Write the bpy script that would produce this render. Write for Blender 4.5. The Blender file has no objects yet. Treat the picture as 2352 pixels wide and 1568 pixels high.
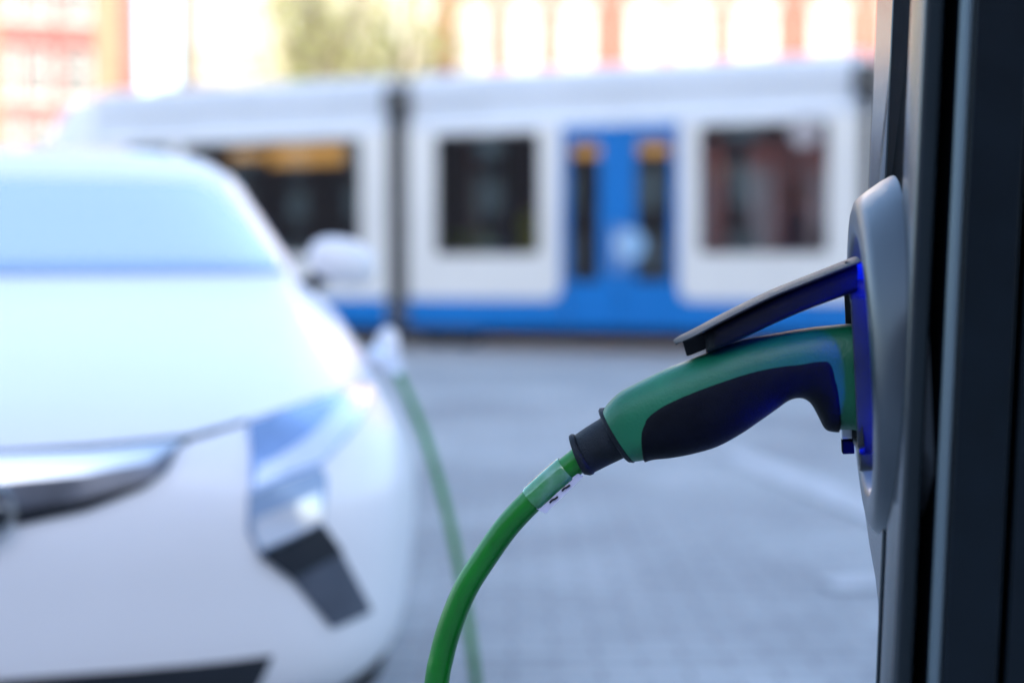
import bpy, bmesh, math, random
from mathutils import Vector, Matrix
from mathutils.bvhtree import BVHTree
random.seed(4)
D = bpy.data; SC = bpy.context.scene; COL = SC.collection
R = math.radians

# ------------------------------------------------------------ camera, sky, sun, exposure
F = 3267.0                       # focal length in pixels of a 2352 px wide picture (50 mm)
CAM = Vector((0, 0, 1.03)); PITCH = math.atan((784 - 620) / F)
cd = D.cameras.new('camera'); cam = D.objects.new('camera', cd); COL.objects.link(cam)
cam.location = CAM; cam.rotation_euler = (math.pi / 2 - PITCH, 0, 0)
cd.sensor_width = 36; cd.lens = 36 * F / 2352; cd.clip_start = .05; cd.clip_end = 600
cd.dof.use_dof = True; cd.dof.focus_distance = 1.12; cd.dof.aperture_fstop = 2.2
cd.dof.aperture_blades = 0
SC.camera = cam
SUN_EL, SUN_AZ = R(19), R(179)   # azimuth clockwise from +Y: behind the camera, a little to the left
w = D.worlds.new('World'); SC.world = w; w.use_nodes = True
nt = w.node_tree; nt.nodes.clear()
sky = nt.nodes.new('ShaderNodeTexSky'); sky.sky_type = 'NISHITA'; sky.sun_disc = False
sky.sun_elevation = SUN_EL; sky.sun_rotation = SUN_AZ; sky.air_density = 1.0; sky.dust_density = 2.2; sky.ozone_density = 1.8
bg = nt.nodes.new('ShaderNodeBackground'); bg.inputs[1].default_value = .15
out = nt.nodes.new('ShaderNodeOutputWorld')
nt.links.new(sky.outputs[0], bg.inputs[0]); nt.links.new(bg.outputs[0], out.inputs[0])
sl = D.lights.new('sun', 'SUN'); sl.energy = 2.0; sl.angle = R(.5); sl.color = (1, .96, .90)
so = D.objects.new('sun', sl); COL.objects.link(so)
sdir = Vector((math.sin(SUN_AZ) * math.cos(SUN_EL), math.cos(SUN_AZ) * math.cos(SUN_EL), math.sin(SUN_EL)))
so.rotation_euler = sdir.to_track_quat('Z', 'Y').to_euler(); so.location = (-20, -60, 40)
SC.view_settings.view_transform = 'Standard'; SC.view_settings.look = 'None'
SC.view_settings.exposure = 2.33; SC.view_settings.gamma = 1
SC.cycles.use_denoising = True; SC.cycles.sample_clamp_indirect = 6
SC.cycles.max_bounces = 8

# ------------------------------------------------------------ helpers
FW = Vector((0, math.cos(PITCH), -math.sin(PITCH))); UP = Vector((0, math.sin(PITCH), math.cos(PITCH)))
def ray(px, py): return Vector((1, 0, 0)) * ((px - 1176) / F) - UP * ((py - 784) / F) + FW
def at(px, py, Y): d = ray(px, py); return CAM + d * (Y / d.y)
def onplane(px, py, p, n):
    d = ray(px, py); return CAM + d * ((p - CAM).dot(n) / d.dot(n))

def mat(name, col, rough=.5, metal=0, noise=0, nscale=8, col2=None, bump=0, bscale=60, spec=.5, coat=0, emit=None, estr=0, trans=0, rvar=0):
    m = D.materials.new(name); m.use_nodes = True; t = m.node_tree; b = t.nodes['Principled BSDF']
    b.inputs['Base Color'].default_value = (*col, 1); b.inputs['Roughness'].default_value = rough
    b.inputs['Metallic'].default_value = metal; b.inputs['Specular IOR Level'].default_value = spec
    b.inputs['Coat Weight'].default_value = coat; b.inputs['Coat Roughness'].default_value = .08
    b.inputs['Transmission Weight'].default_value = trans
    if emit: b.inputs['Emission Color'].default_value = (*emit, 1); b.inputs['Emission Strength'].default_value = estr
    tc = t.nodes.new('ShaderNodeTexCoord')
    if noise or col2:
        n = t.nodes.new('ShaderNodeTexNoise'); n.inputs['Scale'].default_value = nscale; n.inputs['Detail'].default_value = 6
        t.links.new(tc.outputs['Object'], n.inputs['Vector'])
        r = t.nodes.new('ShaderNodeValToRGB'); r.color_ramp.elements[0].position = .32; r.color_ramp.elements[1].position = .68
        c2 = col2 or tuple(min(1, c * (1 + noise)) for c in col); c1 = col if col2 else tuple(c * (1 - noise) for c in col)
        r.color_ramp.elements[0].color = (*c1, 1); r.color_ramp.elements[1].color = (*c2, 1)
        t.links.new(n.outputs['Fac'], r.inputs[0]); t.links.new(r.outputs[0], b.inputs['Base Color'])
        if rvar:
            mr = t.nodes.new('ShaderNodeMapRange'); mr.inputs['To Min'].default_value = rough - rvar; mr.inputs['To Max'].default_value = rough + rvar
            t.links.new(n.outputs['Fac'], mr.inputs['Value']); t.links.new(mr.outputs[0], b.inputs['Roughness'])
    if bump:
        n = t.nodes.new('ShaderNodeTexNoise'); n.inputs['Scale'].default_value = bscale; n.inputs['Detail'].default_value = 4
        t.links.new(tc.outputs['Object'], n.inputs['Vector'])
        bp = t.nodes.new('ShaderNodeBump'); bp.inputs['Strength'].default_value = bump; bp.inputs['Distance'].default_value = .002
        t.links.new(n.outputs['Fac'], bp.inputs['Height']); t.links.new(bp.outputs[0], b.inputs['Normal'])
    return m
def brick(name, c1, c2, mortar, scale, bw=.5, rh=.25, rough=.8, msize=.02, bump=.5):
    m = D.materials.new(name); m.use_nodes = True; t = m.node_tree; b = t.nodes['Principled BSDF']
    b.inputs['Roughness'].default_value = rough
    tc = t.nodes.new('ShaderNodeTexCoord'); br = t.nodes.new('ShaderNodeTexBrick')
    br.inputs['Color1'].default_value = (*c1, 1); br.inputs['Color2'].default_value = (*c2, 1); br.inputs['Mortar'].default_value = (*mortar, 1)
    br.inputs['Scale'].default_value = scale; br.inputs['Mortar Size'].default_value = msize
    br.inputs['Brick Width'].default_value = bw; br.inputs['Row Height'].default_value = rh
    n = t.nodes.new('ShaderNodeTexNoise'); n.inputs['Scale'].default_value = .8; n.inputs['Detail'].default_value = 8
    mx = t.nodes.new('ShaderNodeMixRGB'); mx.blend_type = 'MULTIPLY'; mx.inputs[0].default_value = .75
    r = t.nodes.new('ShaderNodeValToRGB'); r.color_ramp.elements[0].position = .3; r.color_ramp.elements[0].color = (.46, .47, .50, 1)
    r.color_ramp.elements[1].position = .7
    t.links.new(tc.outputs['Object'], n.inputs['Vector']); t.links.new(n.outputs['Fac'], r.inputs[0])
    return m, t, b, tc, br, mx, r
def ground_brick(name, *a, **k):
    m, t, b, tc, br, mx, r = brick(name, *a, **k)
    t.links.new(tc.outputs['Object'], br.inputs['Vector'])
    t.links.new(br.outputs['Color'], mx.inputs[1]); t.links.new(r.outputs[0], mx.inputs[2]); t.links.new(mx.outputs[0], b.inputs['Base Color'])
    bp = t.nodes.new('ShaderNodeBump'); bp.inputs['Strength'].default_value = .6; bp.inputs['Distance'].default_value = .004; bp.invert = True
    t.links.new(br.outputs['Fac'], bp.inputs['Height']); t.links.new(bp.outputs[0], b.inputs['Normal'])
    return m
def wall_brick(name, *a, **k):
    m, t, b, tc, br, mx, r = brick(name, *a, **k)
    s = t.nodes.new('ShaderNodeSeparateXYZ'); c = t.nodes.new('ShaderNodeCombineXYZ'); ad = t.nodes.new('ShaderNodeMath')
    t.links.new(tc.outputs['Object'], s.inputs[0]); t.links.new(s.outputs[0], ad.inputs[0]); t.links.new(s.outputs[1], ad.inputs[1])
    t.links.new(ad.outputs[0], c.inputs[0]); t.links.new(s.outputs[2], c.inputs[1]); t.links.new(c.outputs[0], br.inputs['Vector'])
    t.links.new(br.outputs['Color'], mx.inputs[1]); t.links.new(r.outputs[0], mx.inputs[2]); t.links.new(mx.outputs[0], b.inputs['Base Color'])
    return m
def glassmat(name, tint, gloss=.25, rough=.02):
    m = D.materials.new(name); m.use_nodes = True; t = m.node_tree; t.nodes.clear()
    o = t.nodes.new('ShaderNodeOutputMaterial'); mx = t.nodes.new('ShaderNodeMixShader'); tr = t.nodes.new('ShaderNodeBsdfTransparent')
    gl = t.nodes.new('ShaderNodeBsdfGlossy'); lw = t.nodes.new('ShaderNodeFresnel'); lw.inputs['IOR'].default_value = 1.5
    ad = t.nodes.new('ShaderNodeMath'); ad.operation = 'ADD'; ad.inputs[1].default_value = gloss; ad.use_clamp = True
    tr.inputs[0].default_value = (*tint, 1); gl.inputs['Roughness'].default_value = rough; gl.inputs['Color'].default_value = (.9, .95, 1, 1)
    t.links.new(lw.outputs[0], ad.inputs[0]); t.links.new(ad.outputs[0], mx.inputs[0])
    t.links.new(tr.outputs[0], mx.inputs[1]); t.links.new(gl.outputs[0], mx.inputs[2]); t.links.new(mx.outputs[0], o.inputs[0])
    return m

def tag(o, label=None, cat=None, group=None, kind=None):
    if label: o['label'] = label
    if cat: o['category'] = cat
    if group: o['group'] = group
    if kind: o['kind'] = kind
    return o
def empty(name, loc, label, cat, group=None, rz=0):
    o = D.objects.new(name, None); COL.objects.link(o); o.location = loc; o.rotation_euler = (0, 0, rz); o.empty_display_size = .1
    return tag(o, label, cat, group)
def wmat(o):
    m = Matrix.Identity(4)
    while o is not None:
        m = (Matrix.Translation(o.location) @ o.rotation_euler.to_matrix().to_4x4()) @ m; o = o.parent
    return m
class MB:
    """collects geometry in world coordinates"""
    def __init__(s): s.v = []; s.f = []
    def add(s, vs, fs):
        k = len(s.v); s.v += [Vector(v) for v in vs]; s.f += [tuple(i + k for i in f) for f in fs]; return s
    def box(s, c, x, y, z, hx, hy, hz, ch=0):
        """box at centre c, axes x,y,z, half sizes, chamfer ch on the four edges along z"""
        c, x, y, z = map(Vector, (c, x, y, z))
        if ch:
            p = [(hx, hy - ch), (hx - ch, hy), (-hx + ch, hy), (-hx, hy - ch), (-hx, -hy + ch), (-hx + ch, -hy), (hx - ch, -hy), (hx, -hy + ch)]
        else: p = [(hx, hy), (-hx, hy), (-hx, -hy), (hx, -hy)]
        n = len(p); vs = [c + x * a + y * b + z * hz for a, b in p] + [c + x * a + y * b - z * hz for a, b in p]
        fs = [tuple(range(n)), tuple(range(2 * n - 1, n - 1, -1))] + [(i, i + n, (i + 1) % n + n, (i + 1) % n) for i in range(n)]
        return s.add(vs, fs)
    def prism(s, poly, vec):
        """polygon of world points swept along vec"""
        n = len(poly); vec = Vector(vec); a = [Vector(p) for p in poly]
        return s.add(a + [p + vec for p in a], [tuple(range(n - 1, -1, -1)), tuple(range(n, 2 * n))] + [(i, (i + 1) % n, (i + 1) % n + n, i + n) for i in range(n)])
    def loft(s, rings, caps=True, closed=True):
        n = len(rings[0]); vs = [p for r in rings for p in r]; fs = []
        for k in range(len(rings) - 1):
            for i in range(n if closed else n - 1):
                j = (i + 1) % n; fs.append((k * n + i, k * n + j, (k + 1) * n + j, (k + 1) * n + i))
        if caps: fs += [tuple(range(n - 1, -1, -1)), tuple(range((len(rings) - 1) * n, len(rings) * n))]
        return s.add(vs, fs)
    def tube(s, pts, r, n=16, caps=True):
        pts = [Vector(p) for p in pts]; rings = []; up = None
        for i, p in enumerate(pts):
            t = (pts[min(i + 1, len(pts) - 1)] - pts[max(i - 1, 0)]).normalized()
            if up is None: up = t.orthogonal().normalized()
            up = (up - t * up.dot(t)).normalized(); s2 = t.cross(up); rr = r[i] if isinstance(r, (list, tuple)) else r
            rings.append([p + (up * math.cos(a) + s2 * math.sin(a)) * rr for a in [2 * math.pi * k / n for k in range(n)]])
        return s.loft(rings, caps)
    def lathe(s, c, ax, prof, n=96, up=(0, 0, 1)):
        c = Vector(c); ax = Vector(ax).normalized(); u = Vector(up); u = (u - ax * u.dot(ax)).normalized(); v = ax.cross(u)
        rings = [[c + ax * h + (u * math.cos(a) + v * math.sin(a)) * r for a in [2 * math.pi * k / n for k in range(n)]] for r, h in prof]
        return s.loft(rings, False)
    def build(s, name, m, parent=None, smooth=True, ang=35, bevel=0, seg=2, sub=0):
        me = D.meshes.new(name); M = wmat(parent).inverted() if parent else Matrix.Identity(4)
        me.from_pydata([M @ v for v in s.v], [], s.f); bm = bmesh.new(); bm.from_mesh(me)
        bmesh.ops.remove_doubles(bm, verts=bm.verts, dist=1e-6); bmesh.ops.recalc_face_normals(bm, faces=bm.faces)
        for f in bm.faces: f.smooth = smooth
        if smooth:
            for e in bm.edges:
                if len(e.link_faces) == 2 and e.calc_face_angle(0) > R(ang): e.smooth = False
        bm.to_mesh(me); bm.free(); me.materials.append(m)
        o = D.objects.new(name, me); COL.objects.link(o); o.parent = parent
        if bevel:
            b = o.modifiers.new('bevel', 'BEVEL'); b.width = bevel; b.segments = seg; b.limit_method = 'ANGLE'; b.angle_limit = R(30)
            b.harden_normals = True
        if sub:
            b = o.modifiers.new('sub', 'SUBSURF'); b.levels = b.render_levels = sub
        return o
def crom(P, n):
    """catmull-rom resample of a list of tuples, n steps a span"""
    P = [Vector(p) for p in P]; o = []
    for i in range(len(P) - 1):
        a, b, c, d = P[max(i - 1, 0)], P[i], P[i + 1], P[min(i + 2, len(P) - 1)]
        for k in range(n):
            t = k / n; o.append(.5 * ((2 * b) + (c - a) * t + (2 * a - 5 * b + 4 * c - d) * t * t + (3 * b - a - 3 * c + d) * t ** 3))
    return o + [P[-1]]
X, Y3, Z = Vector((1, 0, 0)), Vector((0, 1, 0)), Vector((0, 0, 1))

# ------------------------------------------------------------ materials
M = {}
M['pave'] = ground_brick('paving_brick', (.34, .365, .375), (.43, .455, .465), (.24, .255, .265), 2.2, .5, .25, rough=.62, msize=.018)
M['road'] = mat('asphalt', (.17, .17, .175), .8, noise=.2, nscale=3, bump=.6, bscale=90)
M['slab'] = mat('concrete_slab', (.22, .22, .225), .75, noise=.15, nscale=1.2, bump=.3, bscale=40)
M['kerb'] = mat('kerb_stone', (.3, .3, .31), .7, noise=.15, nscale=5)
M['paint'] = mat('road_paint', (.43, .45, .47), .6, noise=.2, nscale=9)
M['rail'] = mat('rail_steel', (.3, .3, .3), .3, 1)
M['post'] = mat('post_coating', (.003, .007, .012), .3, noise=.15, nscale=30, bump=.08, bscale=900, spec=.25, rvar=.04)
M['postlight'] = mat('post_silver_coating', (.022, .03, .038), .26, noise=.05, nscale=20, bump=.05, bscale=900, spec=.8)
M['rubber'] = mat('black_rubber', (.006, .008, .011), .95, noise=.2, nscale=60, spec=.03)
M['trim'] = mat('aluminium_trim', (.10, .135, .16), .42, metal=.2, bump=.05, bscale=900)
M['ring'] = mat('silver_ring_plastic', (.032, .042, .056), .33, noise=.05, nscale=25, bump=.15, bscale=1500, spec=.8, coat=.1)
M['cavity'] = mat('cavity_plastic', (.25, .25, .3), .5, bump=.2, bscale=700)
M['led'] = mat('blue_led', (.02, .03, .2), .4, emit=(.0, .012, 1), estr=42)
M['plate'] = mat('socket_plastic', (.02, .024, .03), .35, noise=.2, nscale=40, bump=.15, bscale=800)
M['lid'] = mat('lid_plastic', (.006, .007, .011), .42, noise=.25, nscale=35, bump=.25, bscale=900, spec=.2)
M['shell'] = mat('green_rubber', (.003, .135, .060), .42, noise=.14, nscale=25, bump=.22, bscale=500, rvar=.08)
M['grip'] = mat('grip_rubber', (.0035, .0045, .008), .5, noise=.25, nscale=60, bump=.45, bscale=1100, spec=.1)
M['relief'] = mat('strain_relief_rubber', (.010, .013, .02), .5, noise=.3, nscale=50, bump=.5, bscale=900, spec=.22)
M['cable'] = mat('green_cable', (.002, .165, .010), .34, noise=.12, nscale=30, bump=.12, bscale=300)
M['tagm'] = mat('paper_tag', (.62, .62, .75), .5, noise=.06, nscale=40)
M['ink'] = mat('black_ink', (.01, .01, .015), .6)
M['steel'] = mat('latch_steel', (.55, .58, .62), .3, 1)
M['car'] = mat('white_car_paint', (.80, .775, .80), .35, coat=.3, noise=.01, nscale=3)
M['carblack'] = mat('black_trim', (.010, .012, .018), .3, noise=.1, nscale=20)
M['cargrey'] = mat('grey_grille', (.10, .11, .14), .3, metal=.4, noise=.2, nscale=14)
M['chrome'] = mat('chrome', (.75, .77, .8), .18, 1)
M['lamp'] = mat('headlight_reflector', (.26, .38, .62), .15, metal=.5, coat=1, noise=.3, nscale=6)
M['lampbar'] = mat('headlight_bar', (.7, .72, .8), .12, metal=.3, coat=1)
M['duct'] = mat('blue_grey_trim', (.24, .33, .48), .25, coat=1)
M['seam'] = mat('panel_gap', (.03, .045, .05), .6)
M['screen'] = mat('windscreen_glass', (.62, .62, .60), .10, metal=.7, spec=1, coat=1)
M['sideglass'] = mat('side_glass', (.02, .03, .04), .05, spec=.8, coat=1)
M['tyre'] = mat('tyre', (.015, .015, .015), .8, bump=.3, bscale=80)
M['tramw'] = mat('tram_white', (.53, .56, .58), .35, noise=.04, nscale=1, coat=.4)
M['tramr'] = mat('tram_roof_grey', (.40, .46, .54), .45, noise=.06, nscale=1)
M['tramb'] = mat('tram_blue', (.0, .125, .42), .45, noise=.05, nscale=1, coat=.05, spec=.3)
M['bellow'] = mat('bellows_rubber', (.05, .055, .06), .7, noise=.2, nscale=4)
M['under'] = mat('undercarriage', (.02, .022, .03), .8)
M['tglass'] = glassmat('tram_glass', (.55, .55, .60), .10)
M['tdark'] = glassmat('darkened_tram_glass', (.12, .12, .14), .05)  # copy of the tram glass, tint darkened to dim the left car's windows
M['inner'] = mat('tram_interior', (.22, .22, .24), .7)
M['lime'] = mat('lime_seat', (.50, .78, .03), .6)
M['seat'] = mat('dark_seat', (.03, .035, .06), .8)
M['amber'] = mat('amber_display', (.4, .2, .03), .5, emit=(1, .55, .12), estr=.4)
M['sticker'] = mat('pale_sticker', (.20, .38, .62), .5, noise=.25, nscale=8)
M['sticker2'] = mat('grey_sticker', (.25, .25, .28), .5)
M['cloth1'] = mat('red_coat', (.25, .02, .03), .8); M['cloth2'] = mat('violet_coat', (.14, .10, .3), .8)
M['skin'] = mat('skin', (.5, .3, .22), .6); M['hair'] = mat('dark_hair', (.03, .02, .015), .8)
M['redbrick'] = wall_brick('red_brick', (.32, .09, .075), (.27, .065, .055), (.28, .2, .18), 4, .5, .16)
M['orgbrick'] = wall_brick('orange_brick', (.40, .11, .065), (.34, .08, .05), (.30, .19, .15), 4, .5, .16)
M['cream'] = mat('cream_render', (.38, .35, .28), .8, noise=.1, nscale=.7)
M['stone'] = mat('pale_stone', (.36, .34, .30), .8, noise=.1, nscale=2)
M['ochre'] = mat('ochre_quoin', (.24, .17, .10), .8, noise=.15, nscale=2)
M['wframe'] = mat('white_window_frame', (.50, .49, .46), .5)
M['blind'] = mat('window_pane_blind', (.34, .35, .33), .12, spec=.6, noise=.15, nscale=.9)
M['pane'] = mat('window_pane_grey', (.32, .34, .33), .1, spec=.9, noise=.3, nscale=1.2)
M['dimpane'] = mat('dim_window_pane', (.10, .11, .11), .1, spec=.8, noise=.3, nscale=1.2)
M['rooft'] = mat('roof_tile', (.20, .09, .06), .8, noise=.2, nscale=4)
M['slate'] = mat('dark_slate', (.05, .055, .08), .7, noise=.2, nscale=4)
M['bark'] = mat('bark', (.12, .09, .06), .9, noise=.3, nscale=12)
M['leaf'] = mat('leaf_yellow_green', (.24, .25, .08), .6, noise=.35, nscale=2)
M['dbrick'] = wall_brick('brown_brick', (.16, .08, .06), (.13, .06, .045), (.2, .17, .15), 4, .5, .16)

# ------------------------------------------------------------ ground
def sheet(name, pts, z, m, kind='structure'):
    return tag(MB().add([(x, y, z) for x, y in pts], [tuple(range(len(pts)))]).build(name, m, smooth=False), kind=kind)
TH = R(21.0); TD = Vector((math.cos(TH), -math.sin(TH), 0)); TN = Vector((-math.sin(TH), -math.cos(TH), 0))
TP = at(1450, 620, 18.4); TP.z = 0
def tw(t, o, z): return TP + TD * t + TN * o + Z * z           # t along the tram, o towards the camera
sheet('ground', [(-260, -260), (260, -260), (260, 260), (-260, 260)], -.03, M['road'])
pv = [tw(-60, 2.3, 0), tw(60, 2.3, 0), tw(60, 40, 0), tw(-60, 40, 0)]
sheet('paving', [(p.x, p.y) for p in pv], 0, M['pave'])
for nm, a, b, z, mm in (('tram_track_bed', -3.6, .9, -.022, 'slab'), ('road', .95, 1.95, -.020, 'road')):
    q = [tw(-60, a, 0), tw(60, a, 0), tw(60, b, 0), tw(-60, b, 0)]; sheet(nm, [(p.x, p.y) for p in q], z, M[mm])
kb = MB(); kb.box(tw(0, 2.14, -.01), TD, TN, Z, 60, .15, .02); tag(kb.build('kerb', M['kerb'], bevel=.008), kind='structure')
for o_ in (-.45, -1.9):
    rb = MB().box(tw(0, o_, -.018), TD, TN, Z, 60, .035, .012); tag(rb.build('tram_rail', M['rail']), kind='structure')
# paving bands (rows of lighter stone) and painted bay line
for o_, wd in ((4.7, .14), (8.4, .12)):
    q = [tw(-60, o_, 0), tw(60, o_, 0), tw(60, o_ + wd, 0), tw(-60, o_ + wd, 0)]; sheet('gutter_strip', [(p.x, p.y) for p in q], .004, M['kerb'])
def gpt(px, py, z=0): return onplane(px, py, Vector((0, 0, z)), Z)
def ribbon(name, pxs, wd, z, m):
    P = crom([gpt(*p) for p in pxs], 8); vs = []; n = len(P)
    for i, p in enumerate(P):
        t = (P[min(i + 1, n - 1)] - P[max(i - 1, 0)]).normalized(); s = Vector((-t.y, t.x, 0)) * wd / 2
        vs += [(p.x + s.x, p.y + s.y, z), (p.x - s.x, p.y - s.y, z)]
    return tag(MB().add(vs, [(2 * i, 2 * i + 1, 2 * i + 3, 2 * i + 2) for i in range(n - 1)]).build(name, m, smooth=False), kind='structure')
ribbon('painted_line', [(1660, 1040), (1730, 1062), (1830, 1105), (1930, 1145), (2080, 1205), (2300, 1290)], .22, .008, M['paint'])
ribbon('painted_line', [(1900, 1346), (1980, 1340), (2080, 1334), (2300, 1325)], .16, .008, M['paint'])

# ------------------------------------------------------------ charging post
A0 = R(9.3); U = Vector((math.sin(A0), math.cos(A0), 0)); N0 = Vector((-math.cos(A0), math.sin(A0), 0))
C = at(1973, 838, 1.075)
def pp(px, Y, z):                                       # plan point given by picture column (at y=700) and distance
    k = min(1, max(0, (Y - .93) / .2)); p = at(px - 0 - 6 * k, 700, Y); return Vector((p.x + (.033 - .003 * k) * (z - 1.0), p.y, z))
stn = empty('charging_station', (.38, 1.02, 0), 'dark grey charging post with round silver socket ring and blue light, at the right edge', 'charging station')
def far(z):                                             # (px, Y) of the far corner of the post face: it tapers in below the ring
    K = [(-1, 2064, 1.045), (.70, 2064, 1.045), (.765, 2060, 1.055), (.79, 2045, 1.10), (.81, 2026, 1.15), (.83, 2012, 1.20), (.87, 2004, 1.235), (.95, 1990, 1.24), (3, 1989, 1.24)]
    for (z0, a, b), (z1, c, d) in zip(K, K[1:]):
        if z <= z1: k = (z - z0) / (z1 - z0); return a + (c - a) * k, b + (d - b) * k
ZS = [0, .3, .6, .70, .74, .775, .79, .80, .808, .815, .825, .835, .85, .87, .9, 1.0, 1.2, 1.4, 1.56]
def strip(name, fn, m, par, bevel=.0025, zs=ZS):
    rings = [fn(z) for z in zs]; return MB().loft(rings).build(name, m, par, bevel=bevel, seg=3)
b_in = .012
def face_far(z):
    px, Y = far(z); a = pp(px, Y, z); g = pp(2025, 1.10, z)
    if a.y < g.y + .012: g = Vector((a.x - .0015, a.y - .010, z))
    s = Vector((.035, .006, 0)); return [a, g, g + s, a + s + Vector((.0, -.004, 0))]
def face_near(z):
    g = pp(2061, .998, z); b = pp(2088, .93, z); s = Vector((.03, .0, 0)); bb = Vector((b.x, b.y - .001, z))
    return [g, b, pp(2094, .926, z), pp(2136, .93, z), pp(2136, .96, z), g + s]
fp = strip('face_panel', face_far, M['postlight'], stn, bevel=.003, zs=[.92] + [z for z in ZS if z > .95])
fp2 = strip('face_panel', face_near, M['postlight'], stn, bevel=.004)
def groove(z):
    px, Y = far(z); a = pp(2025, 1.10, z); b = pp(2060, 1.0, z)
    if Y < 1.1: a = pp(px, Y, z) + Vector((.0, -.02, 0))
    o = Vector((.0012, 0, 0)); s = Vector((.03, 0, 0)); return [a + o, b + o, b + s, a + s]
def lower(z):
    px, Y = far(z); a = pp(px, Y, z); b = pp(2088, .93, z); t = (b - a).normalized(); n = Vector((t.y, -t.x, 0)); n = -n if n.x > 0 else n
    b = pp(2054, 1.02, z) + t * .0008
    return [a + n * .0006 - t * .002, b + n * .0006, b + Vector((.02, 0, 0)), a + Vector((.02, -.004, 0))]
cutme = [fp]
cutme.append(strip('groove_trim', groove, M['rubber'], stn, bevel=0, zs=[.92] + [z for z in ZS if z > .95]))
cutme.append(strip('lower_panel', lower, M['postlight'], stn, bevel=.002, zs=[z for z in ZS if z < .91] + [.915]))
def core(z):
    px, Y = far(z); a = pp(px, Y, z) + Vector((.02, -.004, 0)); r = pp(2056, 1.02, z) + Vector((.016, 0, 0))
    return [a, r, pp(2134, .937, z) + Vector((.01, 0, 0)), pp(2480, .937, z), pp(2480, 1.23, z), a + Vector((.04, .03, 0))]
cutme += [fp2, strip('core', core, M['rubber'], stn, bevel=0)]
def edge_trim(z): return [pp(2171, .935, z), pp(2172, .904, z), pp(2178, .900, z), pp(2200, .895, z), pp(2201, .935, z)]
strip('edge_trim', edge_trim, M['trim'], stn, bevel=.002)
def side_panel(z): return [pp(2203, .935, z), pp(2203, .895, z), pp(2209, .892, z), pp(2332, .89, z), pp(2332, .94, z)]
strip('side_panel', side_panel, M['post'], stn, bevel=.003)
def side_panel2(z): return [pp(2341, .935, z), pp(2350, .89, z), pp(2520, .885, z), pp(2520, .94, z)]
strip('side_panel', side_panel2, M['post'], stn, bevel=.003)
cp = [pp(1985, 1.25, 1.561), pp(2084, .92, 1.561), pp(2530, .87, 1.561), pp(2500, 1.25, 1.561)]
MB().prism(cp, (0, 0, .03)).build('top_cap', M['post'], stn, bevel=.01, seg=3)
MB().prism([pp(2035, 1.07, .0), pp(2075, .9, .0), pp(2540, .86, .0), pp(2500, 1.26, .0)], (0, 0, .03)).build('base_plate', M['post'], stn, bevel=.005)

NR = (N0 + Vector((0, 0, -.058))).normalized()          # the ring faces a little downwards
rim = []
prof = [(.094, -.034), (.0955, -.033), (.0975, -.004), (.1005, -.0006), (.107, .0), (.118, -.0008), (.124, -.003), (.1275, -.007), (.1315, -.013), (.1365, -.021), (.1405, -.029), (.1420, -.036)]
cut = MB().lathe(C, NR, [(.0001, .05), (.107, .05), (.107, -.036), (.0001, -.036)], 64).build('cutter', M['rubber'])
for o_ in cutme:
    md = o_.modifiers.new('hole', 'BOOLEAN'); md.operation = 'DIFFERENCE'; md.object = cut; md.solver = 'EXACT'
    bpy.context.view_layer.update(); dg = bpy.context.evaluated_depsgraph_get(); me = D.meshes.new_from_object(o_.evaluated_get(dg)); o_.modifiers.clear(); o_.data = me
D.objects.remove(cut)
hrm = MB().lathe(C, NR, prof, 128)
for v_ in hrm.v:
    q_ = (v_ - C).dot(U)
    if q_ < -.1325: v_ -= U * (q_ + .1325) * .9
hr = hrm.build('socket_ring', M['ring'], stn, ang=60)
MB().lathe(C, NR, [(.0001, -.034), (.094, -.034)], 96).build('ring_floor', M['cavity'], stn)
for c0 in (0, 180):
    lr = []
    for k in range(25):
        a = R(c0 - 62 + 124 * k / 24); rr = [(.0885, -.0335), (.0885, -.0305), (.0935, -.0305), (.0935, -.0335)]
        up_ = (Z - NR * Z.dot(NR)).normalized(); v_ = NR.cross(up_)
        lr.append([C + NR * h + (up_ * math.cos(a) + v_ * math.sin(a)) * q for q, h in rr])
    MB().loft(lr).build('light_strip', M['led'], hr)
UR = (Z - NR * Z.dot(NR)).normalized(); VR = U
def dp(a, b, h): return C + UR * a + VR * b + NR * h     # point on the ring disc: a up, b away from the camera, h out
def rrect(a0, a1, b0, b1, r, h, n=5):
    o = []
    for (ca, cb, s) in ((a1 - r, b1 - r, 0), (a1 - r, b0 + r, 1), (a0 + r, b0 + r, 2), (a0 + r, b1 - r, 3)):
        for k in range(n + 1):
            t = (s + k / n) * math.pi / 2; o.append(dp(ca + r * math.cos(t), cb + r * math.sin(t), h))
    return o
def platering(d, h): return rrect(-.076 + d, .079 - d, -.051 + d, .051 - d, .014, h)
sp = MB().loft([platering(.004, -.033), platering(.002, -.02), platering(0, .0045), platering(.001, .0062), platering(.0035, .0062), platering(.0045, .005), platering(.005, .002)])
plate = sp.build('socket_plate', M['plate'], hr, ang=50)
MB().box(dp(-.052, .026, .0100), UR, VR, NR, .007, .006, .004, .001).build('latch', M['steel'], hr, bevel=.0006)
MB().box(dp(-.0645, .026, .0095), UR, VR, NR, .0055, .007, .0045, .001).build('latch_cover', M['rubber'], hr, bevel=.001)

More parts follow.
